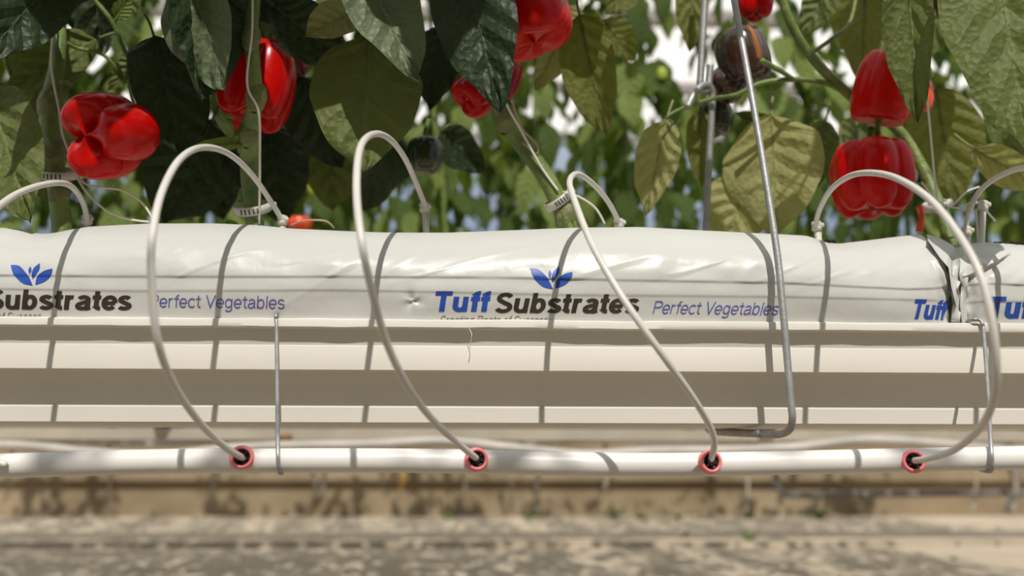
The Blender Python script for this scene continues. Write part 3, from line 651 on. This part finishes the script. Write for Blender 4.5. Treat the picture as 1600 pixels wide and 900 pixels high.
# canopy over the frame: it shades the leaves below, not the bag
for i in range(170):
    X = rnd.uniform(-.72, .80); 
    if rnd.random() < (.62 if X > .12 else 0): continue
    pl = PL[0] if X < -.42 else PL[1] if X < -.1 else PL[2] if X < .25 else PL[3]
    B = Vector((X, rnd.uniform(.86, 1.35), HC + rnd.uniform(.62, .95))); B.z = max(B.z, .94 + 1.19*(1.16-B.y) + rnd.uniform(0, .1))
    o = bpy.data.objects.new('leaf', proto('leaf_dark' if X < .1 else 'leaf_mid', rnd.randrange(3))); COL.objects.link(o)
    d = Vector((rnd.uniform(-1, 1), rnd.uniform(-1, .6), rnd.uniform(-.8, -.1))).normalized(); Z = Vector((rnd.uniform(-.4,.4), -.5, 1)); Z = (Z - d*Z.dot(d)).normalized(); Yv = Z.cross(d)
    s = rnd.uniform(.9, 1.4); M = Matrix(((d.x, Yv.x, Z.x, B.x), (d.y, Yv.y, Z.y, B.y), (d.z, Yv.z, Z.z, B.z), (0,0,0,1))) @ Matrix.Scale(s, 4)
    o.parent = pl; o.matrix_parent_inverse = pl.matrix_basis.inverted(); o.matrix_basis = M
# dry bits at the stem feet
def dry(pl, pts, r, mt='dry', name='dry_tendril'):
    m = MB(); m.tube([P(*p) for p in pts], r, 6, 6); return m.build(name, mt, pl)
dry(PL[1], [(455,352,1.24),(470,346,1.23),(490,344,1.22),(510,346,1.22),(522,356,1.23)], .0012)
dry(PL[2], [(800,160,1.22),(815,200,1.23),(838,225,1.24),(838,240,1.24),(815,222,1.24)], .0014)

# ------------------------------------------------------------------ twine and clips
def twine(pts, lab, r=.0014):
    m = MB(); m.tube([P(*p) for p in pts], r, 8, 8); return tag(m.build('support_twine', 'twine'), lab, 'twine', 'white support twines')
twine([(80,-80,1.22),(84,30,1.22),(80,100,1.23),(92,170,1.235),(98,210,1.235),(112,250,1.235),(120,275,1.232)], 'white twine running down the leftmost plant stem')
twine([(393,-80,1.12),(394,40,1.13),(386,130,1.15),(404,175,1.16),(406,250,1.2),(405,350,1.24)], 'white twine hanging straight past the red pepper and upright stem')
twine([(770,100,1.19),(790,160,1.21),(812,200,1.225),(845,260,1.235),(872,298,1.235)], 'white twine stretched along the diagonal stem')
twine([(1448,-80,1.16),(1448,120,1.18),(1455,220,1.2),(1463,305,1.22)], 'white twine hanging at right beside the hanging leaf')
twine([(120,275,1.232),(140,290,1.23),(190,297,1.22),(220,315,1.22),(238,340,1.22)], 'upper of two loose twine ends left of the first arching tube')
twine([(120,275,1.232),(135,300,1.225),(165,328,1.22),(200,342,1.215),(233,347,1.21)], 'lower of two loose twine ends left of the first arching tube')
twine([(880,300,1.235),(905,308,1.23),(930,325,1.23),(945,350,1.235)], 'short white twine loop behind the slanting drip tube')
twine([(1463,300,1.22),(1470,318,1.22),(1500,325,1.22),(1525,316,1.22),(1555,345,1.23)], 'knotted twine ends between the two right stakes', .0012)
twine([(1440,285,1.235),(1462,310,1.22),(1485,322,1.22),(1510,300,1.22),(1530,292,1.22)], 'crossing twine strand knotted at the right plant clip', .0012)
def clip(px, py, Y, r, tilt, lab, hgt=.011, sw=1.0):
    c = P(px, py, Y); root = empty('plant_clip', c, lab, 'plant clip', 'white plastic plant clips'); ax = Vector(tilt).normalized()
    m = MB(); m.lathe(c, ax, [(r,-hgt/2),(r+.0012,-hgt/2),(r+.0016,0),(r+.0012,hgt/2),(r,hgt/2),(r,-hgt/2)], 40)
    a = ax.cross(Vector((0,1,0))).normalized(); 
    m.tube([c-a*(r-.002), c-a*(r+.008)], hgt*.42, 10, smooth=False); m.build('band', 'clip', root)
    b = a.cross(ax).normalized(); f = -b if (b).y > 0 else b
    for k in range(5):
        th = -.45 + k*.22; d = f*math.cos(th) + a*math.sin(th); m = MB(); q = c + d*(r+.0015); m.tube([q-ax*hgt*.3, q+ax*hgt*.3], .0011, 6, smooth=False); s = m.build('slot', 'slot', root)
clip(92, 272, 1.25, .0215, (.05, -.45, 1), 'white ribbed plant clip around the leftmost stem')
clip(394, 325, 1.25, .0225, (-.12, -.5, 1), 'white ribbed plant clip around the second stem, half hidden')
clip(872, 314, 1.25, .0175, (-.75, -.35, 1), 'white tilted plant clip around the diagonal stem')
clip(1462, 322, 1.29, .015, (-.3, -.4, 1), 'white plant clip with knotted twine at the right stem')

# ------------------------------------------------------------------ peppers
def pepper(px, py, Y, wpx, hpx, mat, label, axis=(0,0,1), lobes=4, seed=0, deep=.16, taper=.12, cal=True, extra=None, res=56, group='peppers on the near plants', stemlen=.03, spin=None, streak=None, low=False):
    """axis points from the blossom end to the stalk"""
    c = P(px, py, Y); R = wpx/F*Y/2; Hh = hpx/F*Y/2; ax = Vector(axis).normalized()
    a = ax.cross(Vector((0,1,0)));
    a = a.normalized() if a.length > .1 else ax.orthogonal().normalized(); b = ax.cross(a)
    root = empty('bell_pepper', c, label, 'pepper', group); m = MB(); vs = []; fs = []; nt_ = res; ns = res*2 if not low else res
    sp = spin if spin is not None else seed
    lob_h = [noise.noise((k*3.3+seed, 1, 2)) for k in range(lobes)]
    for i in range(nt_+1):
        t = i/nt_; th = PI*t                                        # 0 at stalk
        for k in range(ns):
            ph = 2*PI*k/ns + sp; lf = abs(math.cos((ph-sp)*lobes/2)) ; lf = lf**.72             # rounded lobes with sharp creases
            ki = int(((ph - sp + PI/lobes) / (2*PI) * lobes)) % lobes
            st = max(0, math.sin(th)); rr = st**.55 * (1 - deep*(1-lf)*(.45+.55*t)) * (1 - taper*t*t) * (1 + .06*lob_h[ki])
            z = math.cos(th); zz = (abs(z)**.80)*(1 if z > 0 else -1)
            pole = math.exp(-(st/.42)**2)
            if z > 0: zz -= .30*pole + .04*(1-lf)*(1-pole)
            else: zz += (.26*pole + deep*1.1*(1-lf)*math.exp(-(st/.95)**2)) + (-.10*lob_h[ki])*(1-pole)*lf
            nz = 1 + .035*noise.noise((math.cos(ph)*1.2+seed, math.sin(ph)*1.2, t*2))
            vs.append(c + (a*math.cos(ph)+b*math.sin(ph))*R*rr*nz + ax*zz*Hh*nz)
    for i in range(nt_):
        for k in range(ns): k2 = (k+1) % ns; fs.append((i*ns+k, (i+1)*ns+k, (i+1)*ns+k2, i*ns+k2))
    m.add(vs, fs)
    if streak: m.mi = [1 if streak[0] < (2*PI*(q % ns)/ns + sp) % (2*PI) < streak[1] and .08 < (q//ns)/nt_ < .62 else 0 for q in range(len(fs))]
    m.build('flesh', [mat, 'brown_streak'] if streak else mat, root)
    if cal:
        m = MB(); tp = c + ax*Hh*.66; cv = []; n = 30; rc = R*.36
        for q, (rr, hh) in enumerate(((.0, .16), (.35, .12), (.75, .0), (1.0, .04), (.95,-.05), (.0,-.05))):
            for k in range(n): th = 2*PI*k/n; wob = 1 + (.12*math.cos(5*th) if q in (3, 4) else 0); cv.append(tp + (a*math.cos(th)+b*math.sin(th))*rc*rr*wob + ax*Hh*hh)
        fs = []
        for q in range(5):
            for k in range(n): k2 = (k+1) % n; fs.append((q*n+k, q*n+k2, (q+1)*n+k2, (q+1)*n+k))
        m.add(cv, fs)
        side = Vector((.4, .3, .5)); m.tube([tp, tp+ax*stemlen*.5, tp+ax*stemlen+side*stemlen*.4], [.0045, .0035, .0045], 10, 6)
        m.build('calyx', 'calyx', root)
    return root
pepper(168,211,1.19,150,128,'red','lumpy three-lobed red pepper beside the leftmost stem',axis=(.42,.85,.28),lobes=3,seed=1.4,deep=.50,taper=.05,spin=.0,stemlen=.02)
pepper(402,134,1.26,134,158,'red','glossy red pepper behind the second upright stem',axis=(.12,.15,1),lobes=4,seed=2.3,deep=.24,taper=.10,spin=.9)
pepper(452,98,1.38,62,70,'red_deep','dark red pepper half hidden at right of a glossy one',axis=(0,0,1),lobes=3,seed=3.1)
pepper(818,22,1.18,158,152,'red','large red pepper cut by the top edge, centre',axis=(-.35,.1,1),lobes=4,seed=4.6,deep=.12,taper=.02,spin=.4)
pepper(790,124,1.27,52,76,'red_deep','small dark red pepper just below the large cropped one',axis=(.3,.2,1),lobes=3,seed=5.2,deep=.22)
pepper(742,146,1.26,78,66,'red','red pepper mostly covered by the dark pointed leaf',axis=(.6,.3,.6),lobes=3,seed=5.9,deep=.2)
pepper(1180,6,1.34,64,62,'red','small red pepper cut by the top edge beside the hanger rod',lobes=3,seed=6.7,deep=.22,taper=.3)
pepper(1162,90,1.34,92,108,'brown_fruit','dark brown ripening pepper behind the steel hanger rod',axis=(-.2,.1,1),lobes=3,seed=7.4,deep=.16,spin=1.3,streak=(1.70,1.92))
pepper(1134,134,1.36,66,56,'brown_fruit','smaller dark brown pepper tucked under the brown one',axis=(.6,.2,.7),lobes=3,seed=8.8)
pepper(1117,186,1.40,60,66,'green_fruit','round dark green pepper below the rod hook',lobes=3,seed=9.2)
pepper(664,243,1.42,60,66,'green_fruit','round dark green pepper behind the tallest drip tube',lobes=3,seed=10.1)
pepper(1382,136,1.27,112,146,'red','tapered red pepper partly behind the folded hanging leaf',axis=(-.15,.2,-1),lobes=3,seed=11.5,deep=.10,taper=.42,spin=1.4)
pepper(1441,150,1.31,40,58,'red_orange','orange red pepper showing right of the folded hanging leaf',lobes=3,seed=12.2)
pepper(1363,280,1.28,142,140,'red','blocky red pepper hanging lowest at right',axis=(0,.05,1),lobes=6,seed=13.3,deep=.16,taper=.20,spin=.35,cal=True)
pepper(1490,0,1.24,72,64,'brown_fruit','dark brown pepper cut by the top edge at right',lobes=4,seed=14.4)
# curled dry flower beside the second stem
m = MB()
for k in range(5): m.tube([P(362,215,1.19), P(350-4*k+8, 195-3*k, 1.185), P(342+6*k, 172+3*k, 1.18)], [.004, .0055, .001], 7, 5)
o = m.build('withered_flower', 'stem', PL[1]); o['label'] = 'withered green flower beside the stem'

# ------------------------------------------------------------------ rows of plants farther back, and unseen ones added behind the camera
def foliage(seed, hgt, n, size, red=0):
    r = random.Random(seed); m = MB(); m.uv = []
    for i in range(n):
        z = .17 + hgt * (i + .5) / n; a = r.uniform(0, 2*PI); rad = r.uniform(.03, .21)
        B = Vector((math.cos(a)*rad, math.sin(a)*rad*.8, z)); s = size * r.uniform(.6, 1.25)
        lm = leaf_mb(s, s*r.uniform(.42, .6), 4, 7, r.uniform(.1, .5), r.uniform(.05, .4), .06, seed=r.uniform(0, 9))
        d = Vector((math.cos(a)*r.uniform(.1, .7), math.sin(a)*r.uniform(.1, .7), -r.uniform(.4, 1))).normalized()
        Z = Vector((math.cos(a), math.sin(a), .4)); Z = (Z - d*Z.dot(d)).normalized(); Yv = Z.cross(d); M3 = Matrix(((d.x, Yv.x, Z.x), (d.y, Yv.y, Z.y), (d.z, Yv.z, Z.z)))
        m.add([M3 @ Vector(v) + B for v in lm.v], lm.f, 0 if r.random() < .62 else 1); m.uv += lm.uv
    return m
def plain_stem(hgt, seed):
    r = random.Random(seed); m = MB(); m.tube([(0,0,-.05), (r.uniform(-.03,.03),0,hgt*.3), (r.uniform(-.05,.05),.02,hgt*.6), (0,0,hgt)], [.011,.010,.008,.005], 7, 5)
    for k in range(6):
        z = hgt*(.12+.14*k); a = r.uniform(0, 6.28); m.tube([(0,0,z), (math.cos(a)*.08, math.sin(a)*.06, z+.05), (math.cos(a)*.14, math.sin(a)*.1, z+.03)], [.004,.003,.002], 5, 4)
    return m
FM = []; SM = []
for k in range(5):
    o = foliage(30+k, 1.75, 190, .125).build('foliage', ['leaf_far', 'leaf_far_light']); FM.append(o.data); bpy.data.objects.remove(o)
    o = plain_stem(1.8, 60+k).build('stem', 'stem'); SM.append(o.data); bpy.data.objects.remove(o)
def far_row(Y, z0, x0, x1, step, lab, grp, seed, skip=None, zs=1.0):
    r = random.Random(seed); x = x0
    while x < x1:
        k = r.randrange(5); root = bpy.data.objects.new('pepper_plant', None); COL.objects.link(root)
        root.location = (x, Y + r.uniform(-.06, .06), z0); root.rotation_euler = (0, 0, r.uniform(0, 6.28)); s = r.uniform(.88, 1.12); root.scale = (s, s, s*zs)
        tag(root, lab, 'plant', grp)
        for nm, me in (('foliage', FM[k]), ('stem', SM[k])):
            o = bpy.data.objects.new(nm, me); COL.objects.link(o); o.parent = root
        x += step * r.uniform(.8, 1.2)
far_row(2.78, HC + .10, -1.9, .25, .23, 'blurred dark leafy pepper plant in the second row, left half', 'second row plants at left', 3)
far_row(2.78, HC + .10, .45, 2.2, .36, 'blurred sunlit pepper plant in the second row, right half', 'second row plants at right', 5, zs=.95)
far_row(4.45, HC + .10, -2.4, 2.8, .36, 'blurred pepper plant in the third row back', 'third row plants', 11, zs=.9)
far_row(7.4, .44, -3.6, 4.8, .32, 'faint blurred pepper plant in the row behind the curb', 'fourth row plants', 17, zs=.72)
far_row(9.0, .44, -4.4, 5.4, .36, 'faintest blurred pepper plant in the farthest row', 'fifth row plants', 19, zs=.85)
far_row(-.62, HC + .05, -1.6, 1.7, .24, 'unseen pepper plant added behind the camera to shade the aisle', 'unseen shade plants behind the camera', 23, zs=.88)  # row added out of view to shade the aisle floor
far_row(-2.3, HC + .05, -2.4, 2.5, .27, 'unseen pepper plant added in a farther row behind the camera for shade', 'unseen shade plants farther behind the camera', 29, zs=1.0)  # another unseen row, added to keep sun off the ground behind
def far_gutter(Y, h0, h1, lab, seed, label_film):
    root = empty('growing_gutter', (0, Y, HC+h0), lab, 'gutter')
    ps = [Vector((0, Y+a, HC+b)) for a, b in ((0, h1), (0, h1-.012), (.03, h1-.03), (.006, h1-.034), (.006, h1-.06), (.04, h1-.09), (.01, h1-.095), (.01, h0+.004), (.02, h0), (.2, h0), (.21, h1))]
    extrude('trough', ps, 'far_film', root, n=10, x0=-4, x1=4.6)
    t = [Vector((0, Y+a, HC+b)) for a, b in ((.012, h1), (.0, h1+.05), (.03, h1+.1), (.17, h1+.1), (.2, h1))]
    o = extrude('bag_row', t, 'far_film', None, n=200, wav=.012, x0=-4, x1=4.6, seed=seed, sharp=60); o.name = 'grow_bag'; tag(o, label_film, 'grow bag')
far_gutter(2.68, .009, .135, 'blurred pale gutter of the second row, seen under the near one', 1, 'row of white grow bags on the second gutter')
far_gutter(-.82, .022, .135, 'unseen pale gutter added behind the camera to block low light', 5, 'unseen row of white grow bags added behind the camera to block low light')  # out of view, added with its bags to darken the near gutter undersides
far_gutter(4.35, .022, .135, 'blurred pale gutter of the third row back', 2, 'row of white grow bags on the third gutter')
# far pipe and its dangling tubes
m = MB(); pts = []
for i in range(-9, 11): pts.append(P(800 + i*110, 700 + 9*math.sin(i*.9) + 4*math.sin(i*2.1), 2.55))
m.tube(pts, .013, 12, 6); tag(m.build('irrigation_pipe', 'far_pipe'), 'blurred wavy white irrigation pipe under the second gutter', 'pipe')
m = MB(); pts = []
for i in range(-9, 11): pts.append(P(800 + i*110, 689 + 4*math.sin(i*1.3+2), 4.2))
m.tube(pts, .013, 12, 6); tag(m.build('irrigation_pipe', 'far_pipe'), 'faint white irrigation pipe under the third gutter', 'pipe')
for i, (px, y0, y1) in enumerate(((488,735,790),(508,730,775),(600,700,760),(722,738,790),(800,738,800),(842,735,800),(946,700,770),(1168,740,800),(1222,700,745),(1522,730,800),(1585,740,800),(20,700,760),(170,700,790),(330,720,790))):
    q = [P(px + 6*math.sin(i), 684, 4.42), P(px, y0, 4.42), P(px+5*math.cos(i*2), (y0+y1)/2, 4.42), P(px-3, y1, 4.42)]
    m = MB(); m.tube(q, .007, 8, 6); tag(m.build('drain_tube', 'far_film'), 'blurred thin white drain tube dangling below the far gutter', 'drain tube', 'dangling drain tubes')
m = MB(); m.tube([P(1214,690,5.2), P(1213,740,5.2), P(1218,765,5.2), P(1245,774,5.2), P(1400,772,5.2), P(1800,768,5.2)], .016, 12, 8); tag(m.build('drain_pipe', 'greypipe'), 'blurred dark grey pipe with elbow in front of the curb', 'pipe')
m = MB(); m.tube([P(1575,680,5.1), P(1582,730,5.1), P(1588,760,5.1), P(1575,800,5.1)], .02, 10, 8); tag(m.build('drain_pipe', 'greypipe'), 'blurred dark vertical pipe at the far right by the curb', 'pipe')
m = MB(); a = P(628,725,4.42); m.box((a.x-.012, a.y, a.z-.11), (a.x+.012, a.y+.006, a.z+.12)); tag(m.build('marker_tag', 'yellow', smooth=False), 'yellow marker strip dangling behind the pipe, left of centre', 'tag')
m = MB(); a = P(445,685,2.684); m.tube([a-Vector((.018,0,0)), a+Vector((.018,0,0))], [.009,.011], 10, smooth=False); tag(m.build('pipe_clamp', 'rust'), 'small rusty brown clamp behind the left wire hook', 'clamp')
for i, (px, py, Y, s) in enumerate(((828,806,5.9,.05),(958,802,6.0,.06),(1000,806,5.9,.05),(1060,808,5.9,.04),(1170,806,5.9,.05),(1280,812,5.9,.07),(1070,836,4.8,.03),(1170,846,4.6,.05),(700,806,5.9,.04),(1490,862,4.0,.02))):
    m = MB(); r = random.Random(i); c = P(px, py, Y); c.z = .022 if Y > 4.55 else 0
    for k in range(16):
        a = r.uniform(0, 6.28); d = Vector((math.cos(a)*s, math.sin(a)*s*.6, s*r.uniform(.4, 1.1))); e_ = Vector((-math.sin(a), math.cos(a), 0))*s*.14
        m.add([c - Vector((0,0,.004)), c+d*.5+e_, c+d, c+d*.5-e_], [(0,1,2,3)])
    tag(m.build('weed', 'weed'), 'small blurred green weed growing at the foot of the curb' if Y > 5 else 'small blurred green weed on the ledge edge', 'weed', 'weeds along the curb')
# fruit on the second row
def far_fruit(px, py, Y, w, h, mt, lab): pepper(px, py, Y, w, h, mt, lab, lobes=3, seed=px*.1, low=True, res=20, group='fruit in the second row', cal=False)
far_fruit(468,350,2.45,42,24,'red_orange','blurred orange red pepper peeping over the bag, left of centre')
far_fruit(380,262,2.5,24,30,'red_orange','tiny blurred orange pepper behind the second stem')
far_fruit(492,292,2.5,26,34,'lime_fruit','blurred lime green pepper in the second row, left of centre')
far_fruit(1034,116,2.5,18,24,'lime_fruit','blurred lime green pepper left of the rod hook')
far_fruit(1277,200,2.5,18,22,'lime_fruit','blurred lime green pepper left of the tapered red pepper')
m = MB(); m.tube([P(1436,322,1.26), P(1440,340,1.26), P(1436,362,1.26)], [.005,.004,.005], 8, 5); tag(m.build('dry_leaf_scrap', 'red_orange'), 'curled orange dry scrap beside the right plant clip', 'leaf scrap')
